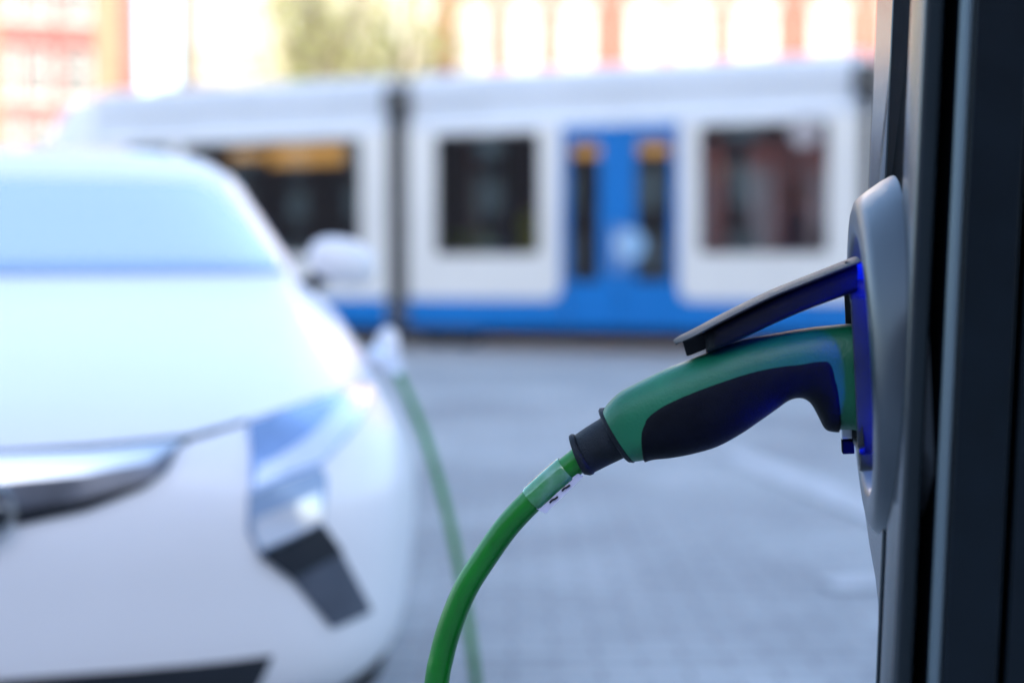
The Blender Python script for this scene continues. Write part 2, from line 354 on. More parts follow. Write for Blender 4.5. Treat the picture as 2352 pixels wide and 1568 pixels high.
# lid: hinged above the plug
def plugp(px, py, s=0): return onplane(px, py, C + U * s, U)
lid_top = [(1549, 783), (1562, 774), (1596, 757), (1660, 723), (1757, 675), (1822, 648), (1888, 622), (1964, 592)]
LP = crom([(*p, 0) for p in lid_top], 6)
def lid_ring(p, t, nrm, hw, z0, z1, crown=.004):
    o = []
    for k in range(17):
        b = -hw + 2 * hw * k / 16; o.append(p + U * b + nrm * (z1 - crown * (b / hw) ** 4))
    for k in range(17):
        b = hw - 2 * hw * k / 16; o.append(p + U * b + nrm * z0)
    return o
L3 = [plugp(q.x, q.y) for q in LP]; rings = []; rings2 = []
NL = len(L3)
for i, p in enumerate(L3):
    t = (L3[min(i + 1, NL - 1)] - L3[max(i - 1, 0)]).normalized(); nrm = t.cross(U); nrm = nrm if nrm.z > 0 else -nrm
    d = (p - L3[0]).length; hw = .040 * min(1, math.sqrt(max(0, 1 - (1 - min(1, (d + .0015) / .03)) ** 2)))
    th = -.0042 if d > .012 else -.0016 - .0026 * d / .012
    rings.append(lid_ring(p, t, nrm, max(hw, .006), th, .001))
lid = MB().loft(rings).build('socket_lid', M['lid'], stn, ang=30)
lb = crom([(1624, 808, 0), (1699, 778, 0), (1822, 722, 0), (1941, 677, 0), (1962, 670, 0)], 8)
lt = crom([(1619, 758, 0), (1690, 722, 0), (1800, 669, 0), (1925, 618, 0), (1962, 607, 0)], 8)
rings = []
for i, (a, b) in enumerate(zip(lt, lb)):
    hw = .032 * min(1, .72 + i * .09)
    T3, B3 = plugp(a.x, a.y), plugp(b.x, b.y); m_ = (T3 + B3) / 2; h_ = (T3 - B3) / 2
    rings.append([m_ + h_ * math.copysign(abs(math.cos(q)) ** .35, math.cos(q)) + U * hw * math.copysign(abs(math.sin(q)) ** .35, math.sin(q)) for q in [2 * math.pi * k / 32 for k in range(32)]])
MB().loft(rings).build('lid_wall', M['lid'], lid, ang=40)
tb = [(1566, 779), (1577, 818), (1585, 816), (1621, 801), (1625, 764)]
MB().prism([plugp(x, y, -.013) for x, y in tb], U * .026).build('lid_catch', M['lid'], lid, bevel=.001)
MB().tube([dp(.0765, -.03, .007), dp(.0765, .03, .007)], .0025, 20).build('hinge_pin', M['plate'], lid)

# ------------------------------------------------------------ charging cable with its two connectors
cab = empty('charging_cable', plugp(1700, 1300) * 1.0, 'green charging cable plugged into the post, with green and black handle', 'charging cable')
SEC = [((1386, 940), (1460, 1059), .0245), ((1398, 922), (1480, 1056), .0262), ((1426, 897), (1500, 1050), .0280), ((1478, 870), (1545, 1045), .0295),
       ((1530, 845), (1596, 1035), .0305), ((1587, 823), (1648, 1019), .031), ((1645, 800), (1700, 991), .031), ((1701, 781), (1743, 962), .030),
       ((1760, 769), (1783, 934), .0295), ((1812, 759), (1812, 914), .029), ((1855, 752), (1840, 909), .029), ((1888, 748), (1862, 921), .029),
       ((1915, 745), (1880, 952), .029), ((1935, 743), (1894, 978), .029), ((1948, 742), (1912, 986), .029), ((1956, 741), (1950, 987), .029), ((1972, 741), (1966, 989), .029)]
S6 = crom([Vector((a[0], a[1], b[0])) for a, b, w_ in SEC], 8); S7 = crom([Vector((b[1], w_, 0)) for a, b, w_ in SEC], 8)
BOR = [(1482, 1072), (1480, 1040), (1477, 993), (1482, 960), (1501, 936), (1549, 907), (1644, 869), (1739, 840), (1834, 824), (1885, 818), (1898, 819), (1908, 831), (1920, 879), (1929, 974), (1931, 998)]
BORF = [tuple(v)[:2] for v in crom([(*b, 0) for b in BOR], 5)]
def cross(T, B):
    best = None
    for (x1, y1), (x2, y2) in zip(BORF, BORF[1:]):
        dx, dy = B[0] - T[0], B[1] - T[1]; ex, ey = x2 - x1, y2 - y1; den = dx * ey - dy * ex
        if abs(den) < 1e-9: continue
        a = ((x1 - T[0]) * ey - (y1 - T[1]) * ex) / den; b = ((x1 - T[0]) * dy - (y1 - T[1]) * dx) / den
        if 0 <= b <= 1 and -.05 <= a <= 1.0 and (best is None or a < best): best = a
    return best
def sup(v, e): return math.copysign(abs(v) ** e, v)
rings = []; gr = []
for q, r_ in zip(S6, S7):
    T2, B2 = (q.x, q.y), (q.z, r_.x); T3, B3 = plugp(*T2), plugp(*B2); m_ = (T3 + B3) / 2; h_ = (T3 - B3) / 2; w_ = r_.y
    rings.append([m_ + h_ * sup(math.cos(a), .82) * .985 + U * w_ * sup(math.sin(a), .72) for a in [2 * math.pi * k / 56 for k in range(56)]])
    v = cross(T2, B2)
    if v is not None:
        c_ = 1 - 2 * v; tb_ = math.acos(max(-1, min(1, sup(c_, 1 / .82)))); tb_ = min(tb_, math.pi - .03)
        hl = h_.length; rg = []
        for k in range(49):
            a = tb_ + (2 * math.pi - 2 * tb_) * k / 48; e = min(k, 48 - k); g = -.0015 if e == 0 else (.0003 if e == 1 else (.0010 if e == 2 else .0014))
            rg.append(m_ + h_ * sup(math.cos(a), .82) * (1 + g / hl) + U * (w_ + g) * sup(math.sin(a), .72))
        gr.append(rg)
shell = MB().loft(rings).build('connector_shell', M['shell'], cab, ang=60)
MB().loft(gr, caps=False, closed=False).build('grip', M['grip'], cab, ang=60)
def circ(T, B, e=1.0):
    T3, B3 = plugp(*T), plugp(*B); m_ = (T3 + B3) / 2; h_ = (T3 - B3) / 2
    return [m_ + h_ * math.cos(a) + U * h_.length * .9 * math.sin(a) for a in [2 * math.pi * k / 48 for k in range(48)]]
MB().loft([circ((1378, 948), (1440, 1052)), circ((1375, 941), (1441, 1057)), circ((1377, 937), (1446, 1061)), circ((1386, 936), (1457, 1062)), circ((1389, 941), (1459, 1058))]).build('collar', M['relief'], cab, ang=60)
MB().loft([circ((1318, 1014), (1350, 1074)), circ((1309, 1004), (1342, 1084)), circ((1307, 1000), (1344, 1089)), circ((1312, 996), (1356, 1091)), circ((1318, 997), (1364, 1088)), circ((1321, 1001), (1366, 1084)),
           circ((1322, 997), (1370, 1082)), circ((1345, 981), (1400, 1067)), circ((1376, 962), (1432, 1052)), circ((1384, 955), (1440, 1046))]).build('strain_relief', M['relief'], cab, ang=50)
path2 = [(1345, 1040), (1325, 1059), (1270, 1103), (1222, 1147), (1165, 1208), (1115, 1278), (1072, 1346), (1040, 1420), (1016, 1500), (1000, 1600)]
P3 = [plugp(*p) for p in path2]
last = P3[-1]
CAR_O = Vector((-.918, 2.45, 0)); YAW = R(16.0); CF = Vector((math.sin(YAW), -math.cos(YAW), 0)); CL = Vector((math.cos(YAW), math.sin(YAW), 0))
def cw(x, y, z): return CAR_O + CF * x + CL * y + Z * z
port = at(900, 836, 3.42)
P3 += [last + Vector((-.01, .02, -.13)), last + Vector((.0, .07, -.30)), Vector((last.x + .03, last.y + .2, .03)), Vector((last.x + .1, last.y + .45, .012)),
       Vector((-.05, 2.2, .012)), Vector((-.02, 2.65, .012)), at(1105, 1640, 2.95), at(1085, 1500, 2.95), at(1062, 1344, 3.0), at(1028, 1180, 3.05), at(985, 1030, 3.15), at(945, 925, 3.28), at(918, 868, 3.38), at(902, 842, 3.42)]
MB().tube(crom(P3, 8), .0100, 20).build('cable', M['cable'], cab, ang=80)
# clear sleeve with the paper tag
slv = crom([(1302, 1076, 0), (1270, 1103, 0), (1222, 1147, 0)], 6)
MB().tube([plugp(q.x, q.y) for q in slv], [.0108] + [.0113] * (len(slv) - 2) + [.0108], 24).build('label_sleeve', mat('cloudy_sleeve', (.13, .30, .2), .16, noise=.5, nscale=45, col2=(.015, .22, .03), bump=.3, bscale=200, coat=1), cab, ang=60)
tg = [(1262, 1128), (1318, 1082), (1340, 1094), (1253, 1179), (1232, 1168)]
tgo = MB().prism([plugp(x, y, -.0065) for x, y in tg], U * .0012).build('paper_tag', M['tagm'], cab)
for k, (x0, y0) in enumerate(((1295, 1121), (1267, 1148))):
    w2 = crom([(x0 - 4, y0 + 6, 0), (x0 + 1, y0 + 0, 0), (x0 + 8, y0 - 3, 0), (x0 + 14, y0 - 8, 0)], 4)
    MB().tube([plugp(q.x, q.y, -.0072) for q in w2], .0008, 6).build('ink_mark', M['ink'], tgo)
# connector at the car end
hd = [at(902, 842, 3.42), at(893, 832, 3.43), at(878, 822, 3.45), at(862, 818, 3.47)]
MB().tube(crom([at(916, 866, 3.385), *hd], 5), [.016] * 3 + [.02] * 3 + [.028] * 15, 20).build('car_connector', M['lampbar'], cab)

# ------------------------------------------------------------ white car
car = empty('parked_car', CAR_O, 'white electric hatchback parked on the left, seen from the front', 'car', rz=0)
KZ = [(.16, -.13, .82, -4.25), (.25, -.03, .885, -4.37), (.45, 0, .915, -4.40), (.58, 0, .92, -4.40), (.68, -.03, .91, -4.40), (.735, -.10, .89, -4.38), (.78, -.24, .88, -4.36), (.84, -.47, .865, -4.35),
      (.89, -.70, .845, -4.34), (.935, -.93, .82, -4.32), (.965, -1.10, .795, -4.29), (.99, -1.2, .765, -4.26), (1.05, -1.35, .750, -4.16), (1.15, -1.60, .715, -3.95), (1.25, -1.84, .68, -3.68), (1.34, -2.06, .640, -3.42), (1.395, -2.24, .595, -3.2),
      (1.43, -2.42, .50, -3.02), (1.447, -2.58, .36, -2.9), (1.455, -2.74, .05, -2.79)]
KV = crom([Vector((a, b, c)) for a, b, c, d in KZ], 5); KD = crom([Vector((d, 0, 0)) for a, b, c, d in KZ], 5)
rings = []
for q, e in zip(KV, KD):
    z, xf, wd, xr = q.x, q.y, q.z, e.x; zt = min(1, max(0, (z - .9) / .15)); zl = min(1, max(0, (z - .6) / .25)); p = 4.3 - 1.2 * zl + 1.2 * zt
    xm = -1.6 * (1 - zt) + min(xf - .55, -1.9) * zt; xm2 = -3.2 if z < 1 else max(xr + .6, -3.2); xm2 = min(xm2, xm)
    if z > 1.36: xm = xm2 = (xf + xr) / 2; p = 3.2
    rg = []
    for k in range(96):
        a = 2 * math.pi * k / 96; c_, s_ = math.cos(a), math.sin(a)
        cc, ss = sup(c_, 2 / p), sup(s_, 2 / p)
        x = xm + (xf - xm) * cc if c_ >= 0 else xm2 - (xm2 - xr) * abs(cc)
        rg.append(cw(x, wd * ss, z))
    rings.append(rg)
body = MB().loft(rings)
bvh = BVHTree.FromPolygons(body.v, body.f)
bo = body.build('body', M['car'], car, ang=40)
# wheel arches cut out of the body
for x_ in (-.86, -3.52):
    cut = MB().lathe(cw(x_, -1.2, .33), CL, [(.0001, 0), (.35, 0), (.35, 2.4), (.0001, 2.4)], 48).build('cutter', M['carblack'])
    md = bo.modifiers.new('arch', 'BOOLEAN'); md.operation = 'DIFFERENCE'; md.object = cut; md.solver = 'EXACT'
    bpy.context.view_layer.update(); dg = bpy.context.evaluated_depsgraph_get(); me = D.meshes.new_from_object(bo.evaluated_get(dg)); bo.modifiers.clear(); bo.data = me; D.objects.remove(cut)
def loc(p): d = p - CAR_O; return Vector((d.dot(CF), d.dot(CL), d.z))
def hit(px, py):
    h = bvh.ray_cast(CAM, ray(px, py).normalized())
    if h[0] is None: print('MISS', px, py); return None
    return loc(h[0])
def yz(pxs): return [(h.y, h.z) for h in (hit(*p) for p in pxs) if h]
def patch(name, poly, m, par, off=.004, axis='x', side=1, step=.045, thick=.006, ):
    """cut a panel of outline poly (y,z) or (x,z) out of the body surface and set it proud of it"""
    bm = bmesh.new(); vs = [bm.verts.new((a, b, 0)) for a, b in poly]; bm.faces.new(vs)
    for ax in (0, 1):
        lo = min(p[ax] for p in poly); hi = max(p[ax] for p in poly); k = lo + step * .5
        while k < hi:
            no = (1, 0, 0) if ax == 0 else (0, 1, 0); co = (k, 0, 0) if ax == 0 else (0, k, 0)
            bmesh.ops.bisect_plane(bm, geom=bm.verts[:] + bm.edges[:] + bm.faces[:], plane_co=co, plane_no=no); k += step
    vo = []; idx = {}
    for i, v in enumerate(bm.verts):
        a, b = v.co.x, v.co.y
        o_, d_ = (cw(1, a, b), -CF) if axis == 'x' else (cw(a, 2 * side, b), -CL * side)
        h = bvh.ray_cast(o_, d_)
        if h[0] is None: h = (o_ + d_ * 1.2, -d_)
        n = h[1] if h[1].dot(d_) < 0 else -h[1]
        vo.append((h[0], n)); idx[v] = i
    fs = [tuple(idx[v] for v in f.verts) for f in bm.faces]; n0 = len(vo)
    bd = [tuple(idx[v] for v in e.verts) for e in bm.edges if len(e.link_faces) == 1]
    vv = [p + n * off for p, n in vo] + [p - n * thick for p, n in vo]
    mb = MB().add(vv, fs + [tuple(i + n0 for i in reversed(f)) for f in fs] + [(a, b, b + n0, a + n0) for a, b in bd]); bm.free()
    return mb.build(name, m, par, ang=40)
def mirror(poly): return [(-a, b) for a, b in reversed(poly)]
def sym(pxs):                       # right half in the picture, closed over the centre line
    q = yz(pxs); q = [(max(a, 0.0), b) for a, b in q]; return q
def symm(half):                     # half runs from centre top ... to centre bottom
    return half + [(-a, b) for a, b in reversed(half) if a > 1e-4]
def half(pxs, zt=None, zb=None):    # px outline of the right part; its two ends are carried to the centre line
    q = yz(pxs); q[0] = (0.0, q[0][1] if zt is None else zt); q[-1] = (0.0, q[-1][1] if zb is None else zb); return symm(q)
ws = half([(120, 412), (440, 418), (492, 434), (560, 508), (612, 575), (648, 626), (120, 634)])
wso = patch('windscreen', ws, M['screen'], car, off=.005, step=.05)
cl = half([(120, 606), (400, 606), (638, 614), (648, 628), (120, 634)])
patch('cowl', cl, M['duct'], wso, off=.009, step=.05)
bn = half([(60, 642), (655, 640), (700, 668), (790, 772), (842, 845), (836, 868), (765, 902), (566, 966), (430, 1003), (200, 1026), (40, 1038)])
bon = patch('bonnet', bn, M['car'], car, off=.006, step=.05)
sm = half([(40, 1034), (200, 1022), (430, 999), (566, 964), (566, 972), (432, 1013), (428, 1022), (200, 1040), (40, 1052)])
patch('bonnet_gap', sm, M['seam'], car, off=.003, step=.05)
g1 = half([(40, 1050), (200, 1042), (415, 1018), (400, 1050), (345, 1078), (190, 1096), (40, 1116)])
patch('chrome_bar', g1, M['chrome'], car, off=.010, step=.04)
g2 = half([(40, 1112), (190, 1094), (345, 1068), (408, 1034), (382, 1085), (345, 1105), (200, 1145), (40, 1182)])
patch('grille', g2, M['cargrey'], car, off=.014, step=.04)
g3 = half([(40, 1178), (200, 1141), (345, 1101), (372, 1092), (330, 1122), (200, 1172), (40, 1220)])
patch('grille_slot', g3, M['carblack'], car, off=.007, step=.04)
hl = yz([(568, 976), (660, 942), (761, 905), (842, 872), (858, 896), (850, 925), (780, 1022), (732, 1070), (650, 1100), (574, 1130)])
lbx = yz([(590, 1075), (640, 1050), (705, 1010), (765, 950), (805, 912), (846, 884), (852, 905), (785, 1010), (735, 1062), (650, 1092), (582, 1120)])
fs_ = yz([(570, 1134), (650, 1105), (735, 1075), (748, 1100), (738, 1200), (660, 1238), (592, 1270), (568, 1217)])
gb = yz([(582, 1190), (730, 1130), (735, 1196), (660, 1232), (596, 1258), (580, 1222)])
dk = yz([(592, 1272), (660, 1240), (736, 1204), (780, 1264), (664, 1326)])
br_ = yz([(666, 1328), (781, 1268), (850, 1400), (760, 1440)])
for s in (1, -1):
    f = (lambda q: q) if s == 1 else mirror
    h_ = patch('headlight', f(hl), M['lamp'], car, off=.006, step=.035); patch('reflector_bar', f(lbx), M['lampbar'], h_, off=.011, step=.035)
    b_ = patch('fog_lamp_surround', f(fs_), M['duct'], car, off=.006, step=.035); patch('trim_bar', f(gb), M['lampbar'], b_, off=.010, step=.035)
    patch('air_duct', f(dk), M['carblack'], b_, off=.012, step=.035); patch('lower_trim', f(br_), M['cargrey'], b_, off=.006, step=.035)
None and patch('number_plate', [(-.26, .36), (.26, .36), (.26, .47), (-.26, .47)], M['cargrey'], car, off=.012, step=.05)
patch('lower_grille', [(-.45, .20), (.45, .20), (.50, .31), (-.50, .31)], M['carblack'], car, off=.006, step=.05)
e = bvh.ray_cast(cw(1, 0, .612), -CF); ec = e[0] + CF * .018; ax = (CF + Z * .1).normalized()
eo = MB().lathe(ec, ax, [(.044, -.01), (.044, .004), (.048, .008), (.055, .008), (.058, .003), (.058, -.02)], 48).build('emblem', M['chrome'], car)
uz = (Z - ax * Z.dot(ax)).normalized(); vz = ax.cross(uz)
bz = [(-.062, .005), (.004, .017), (-.004, .0), (.062, -.005), (-.004, -.017), (.004, 0)]
MB().prism([ec + vz * a + uz * b for a, b in bz], ax * .008).build('emblem_bolt', M['chrome'], eo, bevel=.001)
# side windows, doors, rear
for s in (1, -1):
    patch('side_window', [(-1.95, 1.03), (-1.62, 1.04), (-2.1, 1.27), (-2.35, 1.33), (-2.62, 1.34), (-2.62, 1.02)], M['sideglass'], car, axis='y', side=s)
    patch('side_window', [(-2.68, 1.02), (-2.68, 1.34), (-2.9, 1.32), (-3.3, 1.2), (-3.45, 1.08)], M['sideglass'], car, axis='y', side=s)
    for x_ in (-.86, -3.52):
        wh = MB().lathe(cw(x_, s * .66, .33), CL * s, [(.20, .0), (.30, 0), (.325, .02), (.33, .05), (.33, .12), (.325, .15), (.30, .17), (.22, .165), (.215, .13)], 40).build('wheel', M['tyre'], car, ang=50)
        rm = MB().lathe(cw(x_, s * .66, .33), CL * s, [(.0001, .15), (.05, .155), (.06, .14), (.20, .15), (.218, .165), (.222, .15), (.222, 0)], 40)
        rm.build('rim', M['chrome'], wh, ang=40)
    # door mirror
    mc = at(786, 594, 4.25) if s == 1 else None
    l_ = loc(mc) if s == 1 else l_
    mc = cw(l_.x, s * abs(l_.y), l_.z); rg = []
    for k in range(13):
        t = -1 + 2 * k / 12; rr = math.sqrt(max(.0004, 1 - abs(t) ** 2.4))
        c_ = mc + CL * s * t * .108 + Z * (-.008 - .014 * t) + CF * (-.03 * t)
        rg.append([c_ + Z * .070 * rr * sup(math.sin(a), .85) + CF * .075 * rr * sup(math.cos(a), .85) for a in [2 * math.pi * j / 24 for j in range(24)]])
    mo = MB().loft(rg).build('door_mirror', M['car'], car, ang=60)
    MB().tube([mc - CL * s * .05 - Z * .05, mc - CL * s * .14 - Z * .10], [.03, .022], 12).build('mirror_arm', M['carblack'], mo)
    MB().lathe(mc - CF * .06, -CF, [(.0001, 0), (.055, 0)], 24).build('mirror_glass', M['sideglass'], mo)
# open round flap of the charging port on the wing
fc = at(890, 800, 3.50); fa = (Vector((-.8, -.6, .1))).normalized()
fl = MB().lathe(fc, fa, [(.0001, -.006), (.042, -.006), (.050, -.003), (.052, .003), (.048, .007), (.0001, .009)], 40).build('charging_flap', M['car'], car, ang=50)
MB().tube([fc - Vector((.04, -.01, .01)), at(858, 800, 3.52)], .008, 10).build('flap_hinge', M['carblack'], fl)
patch('tail_light', [(.45, .80), (.78, .80), (.78, .90), (.5, .90)], M['cloth1'], car)if False else None

# ------------------------------------------------------------ tram
tram = empty('tram', tw(0, -1.15, 0), 'long white and blue tram crossing the street behind the car', 'tram')
def tt(px, py=620):                  # picture point -> (t, z) on the tram's near side
    p = onplane(px, py, TP, TN); return (p - TP).dot(TD), p.z
T_ = lambda px: tt(px)[0]
Z0, ZB, ZW0, ZW1, ZC, ZR0, ZR = .27, .64, 1.25, 2.84, 2.94, 3.30, 3.72
WID = 2.3
def wallpanel(mb, t0, t1, holes, off, thk, z0=ZB - .02, z1=ZC):
    """side wall at offset off with rectangular openings (ta,tb,za,zb)"""
    ts = sorted({t0, t1, *[h[0] for h in holes], *[h[1] for h in holes]}); zs = sorted({z0, z1, *[h[2] for h in holes], *[h[3] for h in holes]})
    for a, b in zip(ts, ts[1:]):
        for c, d in zip(zs, zs[1:]):
            m_, n_ = (a + b) / 2, (c + d) / 2
            if any(h[0] < m_ < h[1] and h[2] < n_ < h[3] for h in holes): continue
            mb.add([tw(x, o, z) for o in (off, off - thk) for x, z in ((a, c), (b, c), (b, d), (a, d))], [(0, 1, 2, 3), (7, 6, 5, 4), (0, 4, 5, 1), (1, 5, 6, 2), (2, 6, 7, 3), (3, 7, 4, 0)])
def rr_poly(t0, t1, z0, z1, r, n=4):
    o = []
    for cx, cz, s in ((t1 - r, z1 - r, 0), (t0 + r, z1 - r, 1), (t0 + r, z0 + r, 2), (t1 - r, z0 + r, 3)):
        for k in range(n + 1): a = (s + k / n) * math.pi / 2; o.append((cx + r * math.cos(a), cz + r * math.sin(a)))
    return o
def section(t0, t1, wins, doors, fw=None, fglass='tglass'):
    near = [(*w_, ZW0, ZW1) for w_ in wins] + [(d[0], d[1], .33, ZC - .04) for d in doors]
    n_far = max(2, int((t1 - t0) / 1.9)); fw = fw or [(t0 + .4 + k * (t1 - t0 - .5) / n_far, t0 + .4 + (k + .86) * (t1 - t0 - .5) / n_far) for k in range(n_far)]
    mb = MB(); wallpanel(mb, t0, t1, near, 0, .06, z0=.30); wallpanel(mb, t0, t1, [(*w_, ZW0, ZW1) for w_ in fw], -WID, .06, z0=.30)
    b = mb.build('body_shell', M['tramw'], tram, smooth=False)
    rf = [(0, ZC), (-.05, 3.02), (-.10, 3.18), (-.11, ZR0), (-.115, ZR0 + .02), (-.06, ZR0 + .05), (-.075, 3.5), (-.15, 3.64), (-.35, ZR), (-WID + .35, ZR), (-WID + .15, 3.64), (-WID + .075, 3.5), (-WID + .1, ZR0), (-WID + .05, 3.02), (-WID, ZC)]
    k = 0
    MB().loft([[tw(t, o, z) for o, z in rf] for t in (t0, t1)]).build('roof', M['tramr'], tram, ang=30)
    MB().box(tw((t0 + t1) / 2, -WID / 2, .33), TD, TN, Z, (t1 - t0) / 2 - .02, WID / 2 - .08, .03).build('floor', M['inner'], tram)
    for w_ in wins:
        fr = [tw(a, .012, z) for a, z in rr_poly(w_[0] - .015, w_[1] + .015, ZW0 - .015, ZW1 + .015, .07)]
        o = MB().prism(fr, TN * -.03).build('window', M['tglass'], tram, smooth=False)
    for w_ in fw:
        MB().prism([tw(a, -WID - .01, z) for a, z in rr_poly(w_[0], w_[1], ZW0, ZW1, .03)], TN * -.02).build('window', M[fglass], tram, smooth=False)
    return b
def skirt(t0, t1, doors):
    """blue band with rounded corners where it runs up round each door"""
    r = .17; top = [(t0, ZB)]
    for d0, d1 in doors:
        for k in range(7): a = math.pi / 2 * k / 6; top.append((d0 - .07 - r + r * math.sin(a), ZB + r - r * math.cos(a)))
        top += [(d0 - .06, ZC - .03), (d0, ZC - .03), (d0, .36), (d1, .36), (d1, ZC - .03), (d1 + .06, ZC - .03)]
        for k in range(7): a = math.pi / 2 * k / 6; top.append((d1 + .07 + r - r * math.cos(a), ZB + r - r * math.sin(a)))
    top += [(t1, ZB), (t1, Z0), (t0, Z0)]
    MB().prism([tw(a, .02, z) for a, z in top], TN * -.04).build('skirt', M['tramb'], tram, smooth=False)
    MB().prism([tw(a, -WID - .02, z) for a, z in [(t0, ZB), (t1, ZB), (t1, Z0), (t0, Z0)]], TN * .04).build('skirt', M['tramb'], tram, smooth=False)
def doorset(d0, d1):
    m_ = (d0 + d1) / 2
    for a, b in ((d0 + .01, m_ - .01), (m_ + .01, d1 - .01)):
        wd = b - a; wa, wb = (a + .03, a + .03 + wd * .60) if a < m_ - .02 and b <= m_ else (b - .03 - wd * .66, b - .03)
        mb = MB(); ts = [a, wa, wb, b]; zs = [.34, .88, 2.72, ZC - .045]
        for i in range(3):
            for j in range(3):
                if i == 1 and j == 1: continue
                mb.add([tw(x, o, z) for o in (.004, -.036) for x, z in ((ts[i], zs[j]), (ts[i + 1], zs[j]), (ts[i + 1], zs[j + 1]), (ts[i], zs[j + 1]))], [(0, 1, 2, 3), (7, 6, 5, 4), (0, 4, 5, 1), (1, 5, 6, 2), (2, 6, 7, 3), (3, 7, 4, 0)])
        dr = mb.build('door', M['tramb'], tram, smooth=False)
        MB().prism([tw(x, -.01, z) for x, z in ((wa, zs[1]), (wb, zs[1]), (wb, zs[2]), (wa, zs[2]))], TN * -.012).build('door_window', M['tglass'], dr, smooth=False)
        MB().box(tw((wa + wb) / 2, -.06, 2.58), TD, TN, Z, (wb - wa) / 2 * .9, .02, .07).build('door_lamp', M['amber'], dr)
        MB().tube([tw(b - .05 if b < m_ + .001 else a + .05, .02, 1.0), tw(b - .05 if b < m_ + .001 else a + .05, .02, 1.6)], .012, 8).build('door_handle', M['wframe'], dr)
    return dr
tA0, tA1 = T_(215), T_(889); tB0, tB1 = T_(938), T_(1972); tC0 = T_(2006)
dB = (T_(1300), T_(1547)); wB = [(T_(1004), T_(1236)), (T_(1608), T_(1898))]
wA = [(T_(300), T_(395)), (T_(425), T_(827))]
section(tA0, tA1, wA, [], [(T_(235), T_(300))], fglass='tdark'); section(tB0, tB1, wB, [dB], [(T_(1500), T_(1575)), (T_(1630), T_(1745)), (T_(1760), T_(1850)), (T_(1880), T_(1950))])
wC = [(tC0 + .5, tC0 + 2.3), (tC0 + 2.6, tC0 + 4.2)]; dC = (tC0 + 4.5, tC0 + 5.8); section(tC0, tC0 + 7, wC, [dC])
skirt(tA0, tA1, []); skirt(tB0, tB1, [dB]); skirt(tC0, tC0 + 7, [dC]); dr = doorset(*dB); doorset(*dC)
# nose of the leading car
ns = []
for k, (dt, ins, top) in enumerate(((0, 0, 1), (-.5, .05, .985), (-1.0, .16, .95), (-1.35, .34, .87), (-1.6, .55, .70))):
    ring = [(-ins, Z0), (-ins, 1.2), (-ins - .02, 2.2), (-ins - .08, 3.0 * top), (-ins - .25, ZR0 * top), (-ins - .5, ZR * top), (-WID + ins + .5, ZR * top), (-WID + ins + .25, ZR0 * top), (-WID + ins + .08, 3.0 * top), (-WID + ins, 2.2), (-WID + ins, 1.2), (-WID + ins, Z0)]
    ns.append([tw(tA0 + dt, o, z) for o, z in ring])
MB().loft(ns).build('nose', M['tramw'], tram, ang=50)
# articulation bellows, wide between the roof fairings
for a, b in ((tA1, tB0), (tB1, tC0)):
    m_ = (a + b) / 2; rg = []
    for k in range(9):
        t = a - .01 + (b - a + .02) * k / 8; d = .03 if k % 2 else .0
        rg.append([tw(t, o, z) for o, z in ((-.04 - d, Z0 - .03), (-.04 - d, ZC), (-.10 - d, 3.25), (-.12 - d, 3.55 - d), (-WID + .12 + d, 3.55 - d), (-WID + .04 + d, ZC), (-WID + .04 + d, Z0 - .03))])
    MB().loft(rg).build('bellows', M['bellow'], tram, ang=20)
    MB().box(tw(m_, -.02, 3.33), TD, TN, Z, .17, .12, .19).build('joint_cover', M['bellow'], tram, bevel=.02)
for a, b in ((tA0 + .6, tA0 + 2.6), (tB0 + .02, tB0 + 1.0), (tC0 + .4, tC0 + 2.2)):
    MB().box(tw((a + b) / 2, -.10, .21), TD, TN, Z, (b - a) / 2, .08, .075).build('bogie_cover', M['under'], tram, bevel=.02)
    for t in (a + .25, b - .3):
        MB().lathe(tw(t, -.3, .27), TN, [(.0001, 0), (.28, 0), (.28, -.12), (.0001, -.12)], 32).build('wheel', M['under'], tram)
MB().box(tw((tA0 + tC0 + 7) / 2, -WID / 2, .20), TD, TN, Z, (tC0 + 7 - tA0) / 2 - .3, .35, .125).build('underframe', M['under'], tram)
# display over the left window, stickers
tdm = (T_(530) + T_(785)) / 2
for i, (x0, x1, z0, z1) in enumerate(((520, 600, 2.62, 2.76), (612, 780, 2.52, 2.80))):
    a, b = T_(x0), T_(x1); MB().box(tw((a + b) / 2, -.14, (z0 + z1) / 2), TD, TN, Z, (b - a) / 2, .03, (z1 - z0) / 2).build('amber_display', M['amber'], tram)
def disc(name, px, py, r, m, par, o=.012):
    t, z = tt(px, py); return MB().lathe(tw(t, o, z), TN, [(.0001, .006), (r, .006), (r, 0), (.0001, 0)], 32).build(name, m, par)
disc('round_sticker', 1447, 562, .20, M['sticker'], dr, .01); disc('round_sticker', 1850, 303, .19, M['sticker2'], tram, .018)
# seats and people inside
def seat(t, o, face, m):
    b = MB().box(tw(t, o, .82), TD, TN, Z, .22, .21, .05, .03); b.box(tw(t - face * .22, o, 1.12), TD, TN, Z, .04, .21, .32, .02); b.box(tw(t, o, .56), TD, TN, Z, .05, .12, .22)
    s = b.build('seat', M['seat'], tram, bevel=.01); MB().box(tw(t - face * .22, o, 1.42), TD, TN, Z, .085, .19, .12, .03).build('headrest', m, s, bevel=.02)
for t in (T_(1072), T_(1125)): seat(t, -.32, 1, M['lime'])
for t in (T_(640), T_(740), T_(1660), T_(1840), T_(480)): seat(t, -.4, -1, M['seat'])
for px in (1150, 1380, 1750):
    MB().tube([tw(T_(px), -1.1, .36), tw(T_(px), -1.1, 3.2)], .018, 10).build('grab_pole', M['steel'], tram)
MB().box(tw(T_(1090), -1.7, 1.9), TD, TN, Z, T_(1150) - T_(1090), .03, 1.2).build('added_dark_board', M['seat'], tram)  # dark board added behind the window so the inside looks unlit
